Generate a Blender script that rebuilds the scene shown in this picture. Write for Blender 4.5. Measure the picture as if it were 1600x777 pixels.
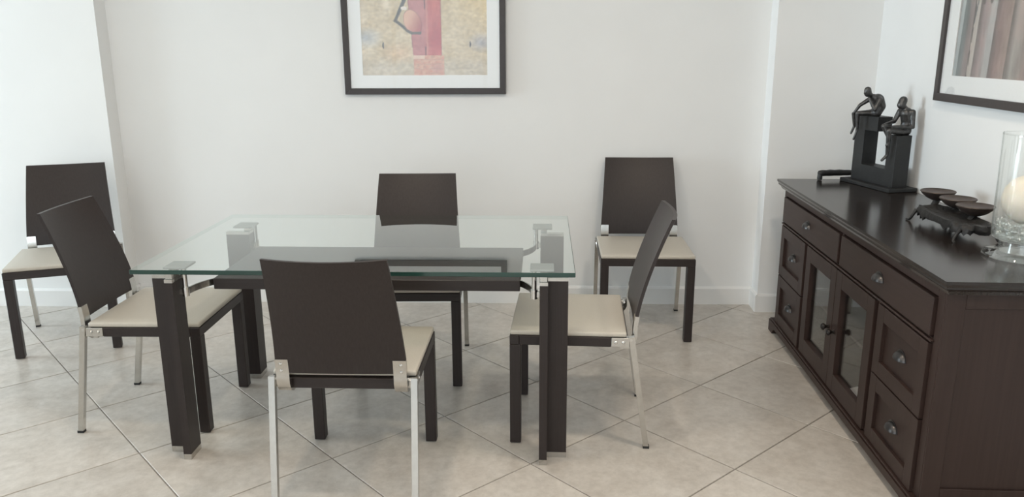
import bpy, bmesh, math, random
from mathutils import Vector, Matrix, noise
random.seed(7)
for o in list(bpy.data.objects):
    bpy.data.objects.remove(o)
scene = bpy.context.scene
COL = scene.collection
PI = math.pi

# ------------------------------------------------------------------ camera
PITCH, ROLL, YAW = 0.2475, -0.004, math.radians(3.49)
cp, sp = math.cos(PITCH), math.sin(PITCH)
fwd, up0, rt0 = Vector((0, cp, -sp)), Vector((0, sp, cp)), Vector((1, 0, 0))
rt = math.cos(ROLL) * rt0 + math.sin(ROLL) * up0
upv = -math.sin(ROLL) * rt0 + math.cos(ROLL) * up0
Rz = Matrix.Rotation(YAW, 3, 'Z')
rt, upv, fwd = Rz @ rt, Rz @ upv, Rz @ fwd
cam = bpy.data.cameras.new('camera')
cam.sensor_width = 36.0
cam.lens = 36.0 * 1245.0 / 1600.0
cam.clip_start = 0.05
cam_ob = bpy.data.objects.new('camera', cam)
COL.objects.link(cam_ob)
m = Matrix((rt, upv, -fwd)).transposed().to_4x4()
m.translation = Vector((0, 0, 1.5))
cam_ob.matrix_world = m
scene.camera = cam_ob

# ------------------------------------------------------------------ world, lights, exposure
scene.view_settings.view_transform = 'Standard'
scene.view_settings.look = 'None'
scene.view_settings.gamma = 1.0
scene.view_settings.use_curve_mapping = False
scene.view_settings.exposure = 0.14
world = bpy.data.worlds.new('world')
scene.world = world
world.use_nodes = True
wb = world.node_tree.nodes['Background']
wb.inputs[0].default_value = (0.80, 0.90, 1.0, 1)
wb.inputs[1].default_value = 1.0


def area_light(name, loc, direction, sx, sy, energy, color, shape='RECTANGLE'):
    l = bpy.data.lights.new(name, 'AREA')
    l.shape = shape
    l.size, l.energy, l.color = sx, energy, color
    if shape == 'RECTANGLE':
        l.size_y = sy
    o = bpy.data.objects.new(name, l)
    COL.objects.link(o)
    o.location = loc
    o.rotation_euler = Vector(direction).to_track_quat('-Z', 'Y').to_euler()
    return o


# daylight through the sliding window of the left wall; the rear light is added fill
area_light('daylight_left', (-8.42, 2.90, 1.25), (1, 0, -0.03), 2.3, 2.5, 285, (0.78, 0.92, 1.0))
area_light('fill_rear', (-1.4, -3.42, 1.35), (0, 1, -0.02), 4.0, 2.0, 45, (0.86, 0.95, 1.0))

# ------------------------------------------------------------------ materials


def new_mat(name):
    mt = bpy.data.materials.new(name)
    mt.use_nodes = True
    nt = mt.node_tree
    return mt, nt, nt.nodes['Principled BSDF']


def node(nt, typ, **kw):
    n = nt.nodes.new(typ)
    for k, v in kw.items():
        setattr(n, k, v)
    return n


def ramp(nt, stops):
    r = node(nt, 'ShaderNodeValToRGB')
    cr = r.color_ramp
    while len(cr.elements) < len(stops):
        cr.elements.new(0.5)
    for e, (p, c) in zip(cr.elements, stops):
        e.position = p
        e.color = (*c, 1)
    return r


def plain(name, col, rough=0.5, metal=0.0, spec=0.5, scale=40, var=0.06, bump=0.0, bscale=200):
    mt, nt, b = new_mat(name)
    tc = node(nt, 'ShaderNodeTexCoord')
    nz = node(nt, 'ShaderNodeTexNoise')
    nz.inputs['Scale'].default_value = scale
    nz.inputs['Detail'].default_value = 4
    nt.links.new(tc.outputs['Object'], nz.inputs['Vector'])
    r = ramp(nt, [(0.3, [c * (1 - var) for c in col]), (0.7, [min(1, c * (1 + var)) for c in col])])
    nt.links.new(nz.outputs['Fac'], r.inputs[0])
    nt.links.new(r.outputs[0], b.inputs['Base Color'])
    b.inputs['Roughness'].default_value = rough
    b.inputs['Metallic'].default_value = metal
    b.inputs['Specular IOR Level'].default_value = spec
    if bump:
        n2 = node(nt, 'ShaderNodeTexNoise')
        n2.inputs['Scale'].default_value = bscale
        nt.links.new(tc.outputs['Object'], n2.inputs['Vector'])
        bp = node(nt, 'ShaderNodeBump')
        bp.inputs['Strength'].default_value = bump
        bp.inputs['Distance'].default_value = 0.002
        nt.links.new(n2.outputs['Fac'], bp.inputs['Height'])
        nt.links.new(bp.outputs[0], b.inputs['Normal'])
    return mt


def wood(name, c1, c2, rough=0.42, axis=2, spec=0.5, fine=160.0, coat=0.0):
    """fine straight grain running along one object axis"""
    mt, nt, b = new_mat(name)
    tc = node(nt, 'ShaderNodeTexCoord')
    mp = node(nt, 'ShaderNodeMapping')
    sc = [fine, fine, fine]
    sc[axis] = fine * 0.03
    mp.inputs['Scale'].default_value = sc
    nt.links.new(tc.outputs['Object'], mp.inputs['Vector'])
    nz = node(nt, 'ShaderNodeTexNoise')
    nz.inputs['Scale'].default_value = 1.0
    nz.inputs['Detail'].default_value = 5
    nz.inputs['Roughness'].default_value = 0.6
    nt.links.new(mp.outputs[0], nz.inputs['Vector'])
    r = ramp(nt, [(0.34, c1), (0.66, c2)])
    nt.links.new(nz.outputs['Fac'], r.inputs[0])
    nt.links.new(r.outputs[0], b.inputs['Base Color'])
    b.inputs['Roughness'].default_value = rough
    b.inputs['Specular IOR Level'].default_value = spec
    b.inputs['Coat Weight'].default_value = coat
    b.inputs['Coat Roughness'].default_value = 0.2
    bp = node(nt, 'ShaderNodeBump')
    bp.inputs['Strength'].default_value = 0.06
    bp.inputs['Distance'].default_value = 0.001
    nt.links.new(nz.outputs['Fac'], bp.inputs['Height'])
    nt.links.new(bp.outputs[0], b.inputs['Normal'])
    return mt


def thin_glass(name, tint=(1, 1, 1), f0=0.04, gloss_rough=0.0, gain=1.0):
    """clear sheet: transparent with a Fresnel mirror (Schlick), physically the same from every side"""
    mt = bpy.data.materials.new(name)
    mt.use_nodes = True
    nt = mt.node_tree
    nt.nodes.clear()
    out = node(nt, 'ShaderNodeOutputMaterial')
    mix = node(nt, 'ShaderNodeMixShader')
    tr = node(nt, 'ShaderNodeBsdfTransparent')
    tr.inputs[0].default_value = (*tint, 1)
    gl = node(nt, 'ShaderNodeBsdfGlossy')
    gl.inputs['Color'].default_value = (0.98, 1.0, 0.99, 1)
    gl.inputs['Roughness'].default_value = gloss_rough
    geo = node(nt, 'ShaderNodeNewGeometry')
    dot = node(nt, 'ShaderNodeVectorMath', operation='DOT_PRODUCT')
    nt.links.new(geo.outputs['Normal'], dot.inputs[0])
    nt.links.new(geo.outputs['Incoming'], dot.inputs[1])
    ab = node(nt, 'ShaderNodeMath', operation='ABSOLUTE')
    nt.links.new(dot.outputs['Value'], ab.inputs[0])
    om = node(nt, 'ShaderNodeMath', operation='SUBTRACT')
    om.inputs[0].default_value = 1.0
    nt.links.new(ab.outputs[0], om.inputs[1])
    pw = node(nt, 'ShaderNodeMath', operation='POWER')
    pw.inputs[1].default_value = 5.0
    nt.links.new(om.outputs[0], pw.inputs[0])
    ma = node(nt, 'ShaderNodeMath', operation='MULTIPLY_ADD')
    ma.inputs[1].default_value = (1 - f0) * gain
    ma.inputs[2].default_value = f0 * gain
    nt.links.new(pw.outputs[0], ma.inputs[0])
    nt.links.new(ma.outputs[0], mix.inputs[0])
    nt.links.new(tr.outputs[0], mix.inputs[1])
    nt.links.new(gl.outputs[0], mix.inputs[2])
    nt.links.new(mix.outputs[0], out.inputs[0])
    return mt


M = {}
M['wall'] = plain('wall_paint', (0.86, 0.862, 0.855), 0.75, spec=0.25, scale=3, var=0.012, bump=0.05, bscale=300)
M['ceiling'] = plain('ceiling_paint', (0.90, 0.90, 0.89), 0.85, spec=0.2, scale=3, var=0.01)
M['base'] = plain('baseboard_paint', (0.83, 0.825, 0.81), 0.4, scale=5, var=0.01)
M['grout'] = plain('grout', (0.27, 0.245, 0.22), 0.9, scale=60, var=0.12)
M['wenge'] = wood('wenge_veneer', (0.024, 0.0172, 0.0160), (0.031, 0.0230, 0.0215), 0.42, 2, spec=0.36)
M['wenge_x'] = wood('wenge_veneer_lengthwise', (0.024, 0.0172, 0.0160), (0.031, 0.0230, 0.0215), 0.42, 0, spec=0.36)
M['cabinet'] = wood('cabinet_stain', (0.034, 0.0198, 0.0162), (0.042, 0.0252, 0.0210), 0.46, 2, spec=0.28, fine=90)
M['cabinet_y'] = wood('cabinet_stain_lengthwise', (0.034, 0.0198, 0.0162), (0.042, 0.0252, 0.0210), 0.46, 1, spec=0.28, fine=90)
M['cabinet_top'] = wood('cabinet_top_lacquer', (0.018, 0.013, 0.011), (0.023, 0.017, 0.015), 0.18, 1, spec=0.38, fine=90)
M['cabinet_in'] = plain('cabinet_inside', (0.030, 0.020, 0.016), 0.6)
M['chrome'] = plain('brushed_chrome', (0.56, 0.545, 0.515), 0.22, 1.0, scale=60, var=0.04)
M['chrome2'] = plain('polished_chrome', (0.66, 0.65, 0.635), 0.10, 1.0, scale=60, var=0.02)
M['pad_steel'] = plain('satin_pad_steel', (0.34, 0.345, 0.34), 0.4, 0.8, scale=60, var=0.03)
M['rubber'] = plain('black_rubber', (0.02, 0.02, 0.02), 0.7)
M['cream'] = plain('cream_leatherette', (0.53, 0.49, 0.425), 0.45, scale=300, var=0.05, bump=0.15, bscale=500)
M['frame'] = wood('picture_frame_wood', (0.036, 0.028, 0.027), (0.043, 0.034, 0.033), 0.4, 2)
M['mat'] = plain('mat_board', (0.885, 0.89, 0.885), 0.8, scale=80, var=0.01)
M['pewter'] = plain('aged_pewter', (0.075, 0.072, 0.072), 0.34, 0.8, scale=80, var=0.3)
M['iron'] = plain('knob_iron', (0.035, 0.03, 0.028), 0.35, 0.7, scale=80, var=0.3)
M['bronze'] = plain('dark_bronze', (0.085, 0.083, 0.082), 0.36, 0.75, scale=60, var=0.35, bump=0.2, bscale=120)
M['slate'] = plain('black_stone', (0.014, 0.0145, 0.015), 0.5, scale=50, var=0.2)
M['castiron'] = plain('cast_iron', (0.030, 0.028, 0.027), 0.55, 0.4, scale=60, var=0.4, bump=0.5, bscale=90)
M['rust'] = plain('brown_patina', (0.075, 0.056, 0.048), 0.5, 0.4, scale=50, var=0.25)
M['glass'] = thin_glass('clear_glass')
M['vase_glass'] = thin_glass('vase_glass', (0.985, 0.99, 0.987), 0.05)
M['pebble_glass'] = thin_glass('pebble_glass', (0.97, 0.975, 0.97), 0.12)
M['table_glass'] = thin_glass('table_glass', (0.935, 0.972, 0.962), 0.045, gain=1.4)
M['table_glass_under'] = thin_glass('table_glass_under', (0.96, 0.985, 0.98), 0.0, gain=0.0)
M['wax'] = plain('cream_wax', (0.86, 0.78, 0.67), 0.5, scale=20, var=0.05)
M['wax'].node_tree.nodes['Principled BSDF'].inputs['Subsurface Weight'].default_value = 0.25
M['wax'].node_tree.nodes['Principled BSDF'].inputs['Subsurface Radius'].default_value = (0.05, 0.03, 0.015)
M['white_metal'] = plain('white_metal', (0.8, 0.8, 0.8), 0.4)

# table glass edge: green body colour seen along the sheet
mt, nt, b = new_mat('table_glass_edge')
b.inputs['Base Color'].default_value = (0.028, 0.075, 0.060, 1)
b.inputs['Roughness'].default_value = 0.12
nz = node(nt, 'ShaderNodeTexNoise')
nz.inputs['Scale'].default_value = 6
r = ramp(nt, [(0.3, (0.016, 0.046, 0.038)), (0.7, (0.024, 0.064, 0.052))])
nt.links.new(nz.outputs['Fac'], r.inputs[0])
nt.links.new(r.outputs[0], b.inputs['Base Color'])
# seen from inside the sheet the far edges are only a faint line
tr_ = node(nt, 'ShaderNodeBsdfTransparent')
tr_.inputs[0].default_value = (0.80, 0.86, 0.84, 1)
geo_ = node(nt, 'ShaderNodeNewGeometry')
mx_ = node(nt, 'ShaderNodeMixShader')
nt.links.new(geo_.outputs['Backfacing'], mx_.inputs[0])
nt.links.new(b.outputs[0], mx_.inputs[1])
nt.links.new(tr_.outputs[0], mx_.inputs[2])
nt.links.new(mx_.outputs[0], nt.nodes['Material Output'].inputs[0])
M['glass_edge'] = mt

# floor tile: mottled beige porcelain, each tile a little different
mt, nt, b = new_mat('floor_tile')
tc = node(nt, 'ShaderNodeTexCoord')
oi = node(nt, 'ShaderNodeObjectInfo')
ad = node(nt, 'ShaderNodeVectorMath', operation='ADD')
sc_ = node(nt, 'ShaderNodeMath', operation='MULTIPLY')
sc_.inputs[1].default_value = 37.0
nt.links.new(oi.outputs['Random'], sc_.inputs[0])
nt.links.new(tc.outputs['Object'], ad.inputs[0])
nt.links.new(sc_.outputs[0], ad.inputs[1])
n1 = node(nt, 'ShaderNodeTexNoise')
n1.inputs['Scale'].default_value = 5.5
n1.inputs['Detail'].default_value = 7
n1.inputs['Roughness'].default_value = 0.62
n1.inputs['Distortion'].default_value = 0.6
nt.links.new(ad.outputs[0], n1.inputs['Vector'])
r = ramp(nt, [(0.28, (0.50, 0.455, 0.405)), (0.48, (0.575, 0.532, 0.482)), (0.72, (0.63, 0.592, 0.545))])
nt.links.new(n1.outputs['Fac'], r.inputs[0])
n3 = node(nt, 'ShaderNodeTexNoise')
n3.inputs['Scale'].default_value = 26.0
n3.inputs['Detail'].default_value = 6
n3.inputs['Roughness'].default_value = 0.7
nt.links.new(ad.outputs[0], n3.inputs['Vector'])
r3 = ramp(nt, [(0.33, (0.86, 0.85, 0.84)), (0.62, (1.04, 1.04, 1.04))])
nt.links.new(n3.outputs['Fac'], r3.inputs[0])
mx3 = node(nt, 'ShaderNodeMix', data_type='RGBA', blend_type='MULTIPLY')
mx3.inputs['Factor'].default_value = 1.0
nt.links.new(r.outputs[0], mx3.inputs['A'])
nt.links.new(r3.outputs[0], mx3.inputs['B'])
hs = node(nt, 'ShaderNodeHueSaturation')
mr = node(nt, 'ShaderNodeMapRange')
mr.inputs['To Min'].default_value = 0.96
mr.inputs['To Max'].default_value = 1.03
nt.links.new(oi.outputs['Random'], mr.inputs['Value'])
nt.links.new(mr.outputs[0], hs.inputs['Value'])
nt.links.new(mx3.outputs['Result'], hs.inputs['Color'])
nt.links.new(hs.outputs[0], b.inputs['Base Color'])
b.inputs['Roughness'].default_value = 0.30
b.inputs['Specular IOR Level'].default_value = 0.45
M['tile'] = mt


def print_mat(name):
    mt, nt, b = new_mat(name)
    a = node(nt, 'ShaderNodeVertexColor')
    a.layer_name = 'print'
    nt.links.new(a.outputs['Color'], b.inputs['Base Color'])
    b.inputs['Roughness'].default_value = 0.7
    b.inputs['Specular IOR Level'].default_value = 0.2
    return mt


M['print'] = print_mat('art_print')
mt, nt, b = new_mat('lamp_glow')
b.inputs['Emission Color'].default_value = (1.0, 0.80, 0.58, 1)
b.inputs['Emission Strength'].default_value = 6.0
M['glow'] = mt

# ------------------------------------------------------------------ mesh helpers


class MB:
    """collects shapes into one mesh object"""

    def __init__(self):
        self.bm = bmesh.new()

    def _take(self, bm2):
        me = bpy.data.meshes.new('tmp')
        bm2.to_mesh(me)
        bm2.free()
        self.bm.from_mesh(me)
        bpy.data.meshes.remove(me)

    def box(self, lo, hi, bevel=0.0, seg=2, mat=None):
        b2 = bmesh.new()
        lo, hi = Vector(lo), Vector(hi)
        bmesh.ops.create_cube(b2, size=1.0)
        for v in b2.verts:
            v.co = Vector(((v.co.x + .5) * (hi.x - lo.x) + lo.x, (v.co.y + .5) * (hi.y - lo.y) + lo.y, (v.co.z + .5) * (hi.z - lo.z) + lo.z))
        if bevel:
            bmesh.ops.bevel(b2, geom=b2.edges[:], offset=bevel, segments=seg, affect='EDGES', profile=0.5)
        if mat is not None:
            bmesh.ops.transform(b2, matrix=mat, verts=b2.verts)
        self._take(b2)
        return self

    def prism(self, poly, axis, a, bb, bevel=0.0):
        """polygon in the plane normal to axis, extruded from a to bb"""
        b2 = bmesh.new()

        def P(p, t):
            if axis == 'x':
                return (t, p[0], p[1])
            if axis == 'y':
                return (p[0], t, p[1])
            return (p[0], p[1], t)
        v0 = [b2.verts.new(P(p, a)) for p in poly]
        v1 = [b2.verts.new(P(p, bb)) for p in poly]
        n = len(poly)
        b2.faces.new(v0)
        b2.faces.new(v1[::-1])
        for i in range(n):
            b2.faces.new((v0[i], v1[i], v1[(i + 1) % n], v0[(i + 1) % n]))
        bmesh.ops.recalc_face_normals(b2, faces=b2.faces)
        if bevel:
            bmesh.ops.bevel(b2, geom=b2.edges[:], offset=bevel, segments=2, affect='EDGES', profile=0.5)
        self._take(b2)
        return self

    def tube(self, pts, rad, seg=12, cap=True, square=False, flat=1.0):
        b2 = bmesh.new()
        pts = [Vector(p) for p in pts]
        rs = rad if isinstance(rad, (list, tuple)) else [rad] * len(pts)
        rings = []
        for i, p in enumerate(pts):
            d = (pts[min(i + 1, len(pts) - 1)] - pts[max(i - 1, 0)]).normalized()
            ref = Vector((1, 0, 0)) if abs(d.x) < 0.8 else Vector((0, 0, 1))
            e1 = (ref - d * ref.dot(d)).normalized()
            e2 = d.cross(e1)
            ring = []
            if square:
                for a, c in ((-1, -1), (1, -1), (1, 1), (-1, 1)):
                    ring.append(b2.verts.new(p + e1 * a * rs[i] + e2 * c * rs[i] * flat))
            else:
                for k in range(seg):
                    t = 2 * PI * k / seg
                    ring.append(b2.verts.new(p + e1 * math.cos(t) * rs[i] + e2 * math.sin(t) * rs[i] * flat))
            rings.append(ring)
        n = len(rings[0])
        for i in range(len(rings) - 1):
            for k in range(n):
                b2.faces.new((rings[i][k], rings[i][(k + 1) % n], rings[i + 1][(k + 1) % n], rings[i + 1][k]))
        if cap:
            b2.faces.new(rings[0][::-1])
            b2.faces.new(rings[-1])
        bmesh.ops.recalc_face_normals(b2, faces=b2.faces)
        self._take(b2)
        return self

    def lathe(self, prof, seg=32, center=(0, 0, 0), closed=False, mat=None):
        """profile of (r, z) turned round the z axis"""
        b2 = bmesh.new()
        rings = []
        for r, z in prof:
            if r < 1e-6:
                rings.append([b2.verts.new((0, 0, z))])
            else:
                rings.append([b2.verts.new((r * math.cos(2 * PI * k / seg), r * math.sin(2 * PI * k / seg), z)) for k in range(seg)])
        pairs = list(zip(rings[:-1], rings[1:]))
        if closed:
            pairs.append((rings[-1], rings[0]))
        for A, B in pairs:
            for k in range(seg):
                k2 = (k + 1) % seg
                if len(A) == 1 and len(B) == 1:
                    continue
                if len(A) == 1:
                    b2.faces.new((A[0], B[k2], B[k]))
                elif len(B) == 1:
                    b2.faces.new((A[k], A[k2], B[0]))
                else:
                    b2.faces.new((A[k], A[k2], B[k2], B[k]))
        bmesh.ops.recalc_face_normals(b2, faces=b2.faces)
        if mat is not None:
            bmesh.ops.transform(b2, matrix=mat, verts=b2.verts)
        bmesh.ops.translate(b2, vec=Vector(center), verts=b2.verts)
        self._take(b2)
        return self

    def grid(self, rows, close=False):
        """rows of points -> quads"""
        vs = [[self.bm.verts.new(p) for p in row] for row in rows]
        for i in range(len(vs) - 1):
            for j in range(len(vs[0]) - 1):
                self.bm.faces.new((vs[i][j], vs[i][j + 1], vs[i + 1][j + 1], vs[i + 1][j]))
        return vs

    def build(self, name, mat, parent=None, smooth=None):
        me = bpy.data.meshes.new(name)
        self.bm.to_mesh(me)
        self.bm.free()
        me.materials.append(mat)
        if smooth:
            me.polygons.foreach_set('use_smooth', [True] * len(me.polygons))
            me.set_sharp_from_angle(angle=math.radians(smooth))
        o = bpy.data.objects.new(name, me)
        COL.objects.link(o)
        if parent is not None:
            o.parent = parent
        return o


def tag(o, label, cat, group=None):
    o['label'] = label
    o['category'] = cat
    if group:
        o['group'] = group
    return o


def thing(name, label, cat, loc=(0, 0, 0), rotz=0.0, group=None):
    o = bpy.data.objects.new(name, None)
    o.empty_display_size = 0.1
    COL.objects.link(o)
    o.location = loc
    o.rotation_euler = (0, 0, rotz)
    return tag(o, label, cat, group)


def struct(o):
    o['kind'] = 'structure'
    return o


def copy_tree(o, parent=None):
    c = o.copy()
    COL.objects.link(c)
    c.parent = parent
    for ch in list(o.children):
        copy_tree(ch, c)
    return c


# ------------------------------------------------------------------ room shell
XR = 1.700                     # right wall
XL = -8.5                      # left wall (out of frame)
YF = -3.5                      # wall behind the camera
ZC = 2.75
SL = 0.030


def wy(x):                     # line of the back wall
    return 4.634 + SL * (x - 1.14)


floor = struct(MB().box((XL - .1, YF - .1, -0.12), (XR + .1, 4.95, -0.003)).build('floor', M['grout']))
# porcelain tiles on the diagonal
TS = 0.529
T0 = Vector((-0.845, 2.672))       # one joint crossing
du, dv = Vector((math.cos(PI / 4), math.sin(PI / 4))), Vector((math.sin(PI / 4), -math.cos(PI / 4)))
half = TS / 2 - 0.0028
tile_me = None
for i in range(-22, 23):
    for j in range(-22, 23):
        c = T0 + du * TS * (i + .5) + dv * TS * (j + .5)
        if not (-7.6 < c.x < XR + .30 and -1.3 < c.y < 4.93):
            continue
        if tile_me is None:
            t = MB().box((-half, -half, -0.008), (half, half, 0.0), bevel=0.0012, seg=1).build('tile', M['tile'], floor)
            tile_me = t.data
        else:
            t = bpy.data.objects.new('tile', tile_me)
            COL.objects.link(t)
            t.parent = floor
        t.location = (c.x, c.y, 0.0)
        t.rotation_euler = (0, 0, PI / 4 + random.choice((0, 1, 2, 3)) * PI / 2)

wall_back = struct(MB().prism([(XL - .1, wy(XL - .1)), (XR + .1, wy(XR + .1)), (XR + .1, 4.95), (XL - .1, 4.95)], 'z', 0, ZC).build('wall_back', M['wall']))
PR0, PR_D, PL1, PL_D = 1.150, 0.142, -2.560, 0.110
MB().prism([(PR0, wy(PR0) - PR_D), (XR, wy(XR) - PR_D), (XR, wy(XR) + .01), (PR0, wy(PR0) + .01)], 'z', 0, ZC).build('pilaster', M['wall'], wall_back)
MB().prism([(-3.62, wy(-3.62) - PL_D), (PL1, wy(PL1) - PL_D), (PL1, wy(PL1) + .01), (-3.62, wy(-3.62) + .01)], 'z', 0, ZC).build('pilaster', M['wall'], wall_back)
wall_right = struct(MB().box((XR, YF - .1, 0), (XR + .1, wy(XR), ZC)).build('wall_right', M['wall']))
struct(MB().box((XL - .1, YF - .1, ZC), (XR + .1, 4.95, ZC + .1)).build('ceiling', M['ceiling']))
# left wall with a wide sliding window, rear wall with another added for fill (both out of frame)
wl = MB()
wl.box((XL - .1, YF, 0), (XL, 1.6, ZC)).box((XL - .1, 4.2, 0), (XL, wy(XL), ZC)).box((XL - .1, 1.6, 2.45), (XL, 4.2, ZC))
struct(wl.build('wall_left', M['wall']))
wf = MB()
wf.box((XL, YF - .1, 0), (-3.5, YF, ZC)).box((0.7, YF - .1, 0), (XR, YF, ZC)).box((-3.5, YF - .1, 2.4), (.7, YF, ZC)).box((-3.5, YF - .1, 0), (.7, YF, .3))
struct(wf.build('wall_front', M['wall']))


def window(name, lo, hi, axis):
    w = struct(MB().box(lo, hi).build(name, M['glass']))
    f = MB()
    a0, a1 = (lo[1], hi[1]) if axis == 'x' else (lo[0], hi[0])
    z0, z1 = lo[2], hi[2]

    def bar(s0, s1, t0, t1):
        if axis == 'x':
            f.box((lo[0] - .02, s0, t0), (hi[0] + .02, s1, t1))
        else:
            f.box((s0, lo[1] - .02, t0), (s1, hi[1] + .02, t1))
    bar(a0, a1, z0, z0 + .05)
    bar(a0, a1, z1 - .05, z1)
    for k in range(4):
        s = a0 + (a1 - a0) * k / 3
        bar(max(a0, s - .03), min(a1, s + .03), z0 + .05, z1 - .05)
    f.build('window_frame', M['white_metal'], w)


window('window_1', (XL - .06, 1.6, 0.0), (XL - .05, 4.2, 2.45), 'x')
window('window_added', (-3.5, YF - .06, 0.3), (0.7, YF - .05, 2.4), 'y')  # unseen window, added to carry the rear fill light


def baseboard(name, p, q, h=0.108, t=0.013):
    """skirting from p to q with a chamfered top; outward normal to the right-hand side of p->q"""
    p, q = Vector((*p, 0)), Vector((*q, 0))
    d = (q - p).normalized()
    n = Vector((d.y, -d.x, 0))
    prof = [(0, 0), (t, 0), (t, h - .012), (t * .45, h), (0, h)]
    mb = MB()
    mb.grid([[p + n * a + Vector((0, 0, z)) for a, z in prof + prof[:1]], [q + n * a + Vector((0, 0, z)) for a, z in prof + prof[:1]]])
    bm = mb.bm
    bm.verts.ensure_lookup_table()
    for s in (0, 6):
        bm.faces.new([bm.verts[s + i] for i in range(5)])
    bmesh.ops.recalc_face_normals(bm, faces=bm.faces)
    return struct(mb.build(name, M['base']))


baseboard('baseboard_back', (PL1, wy(PL1)), (PR0, wy(PR0)))
baseboard('baseboard_pilaster_right', (PR0, wy(PR0) - PR_D), (XR, wy(XR) - PR_D))
baseboard('baseboard_pilaster_right_side', (PR0, wy(PR0)), (PR0, wy(PR0) - PR_D - .013))
baseboard('baseboard_pilaster_left', (-3.62, wy(-3.62) - PL_D), (PL1, wy(PL1) - PL_D))
baseboard('baseboard_pilaster_left_side', (PL1, wy(PL1) - PL_D - .013), (PL1, wy(PL1)))
baseboard('baseboard_right', (XR, wy(XR) - PR_D), (XR, YF))

# recessed ceiling lamps (warm), on the right; middle and left ones added for even fill
for x, y, e, w in ((0.75, 2.3, 14, 'beside the sideboard'), (0.75, 0.2, 11, 'above the camera on the right'), (-0.9, 2.3, 11, 'over the table, added as fill'), (-0.9, 0.2, 11, 'above the camera on the left, added as fill'),
                   (-2.7, 2.3, 4, 'left of the table, added as fill'), (-2.7, 0.2, 4, 'far left of the camera, added as fill')):
    t = thing('ceiling_downlight', 'recessed round ceiling lamp ' + w, 'ceiling lamp', (x, y, ZC), 0, 'recessed ceiling lamps')
    MB().lathe([(.075, -.002), (.10, -.002), (.10, -.010), (.075, -.010)], 32, closed=True).build('trim_ring', M['white_metal'], t)
    MB().lathe([(0, -.004), (.074, -.004)], 32).build('diffuser', M['glow'], t)
    area_light('downlight', (x, y, ZC - .03), (0, 0, -1), .25, .25, e, (1.0, 0.85, 0.69), 'DISK')

# ------------------------------------------------------------------ dining chair


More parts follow.
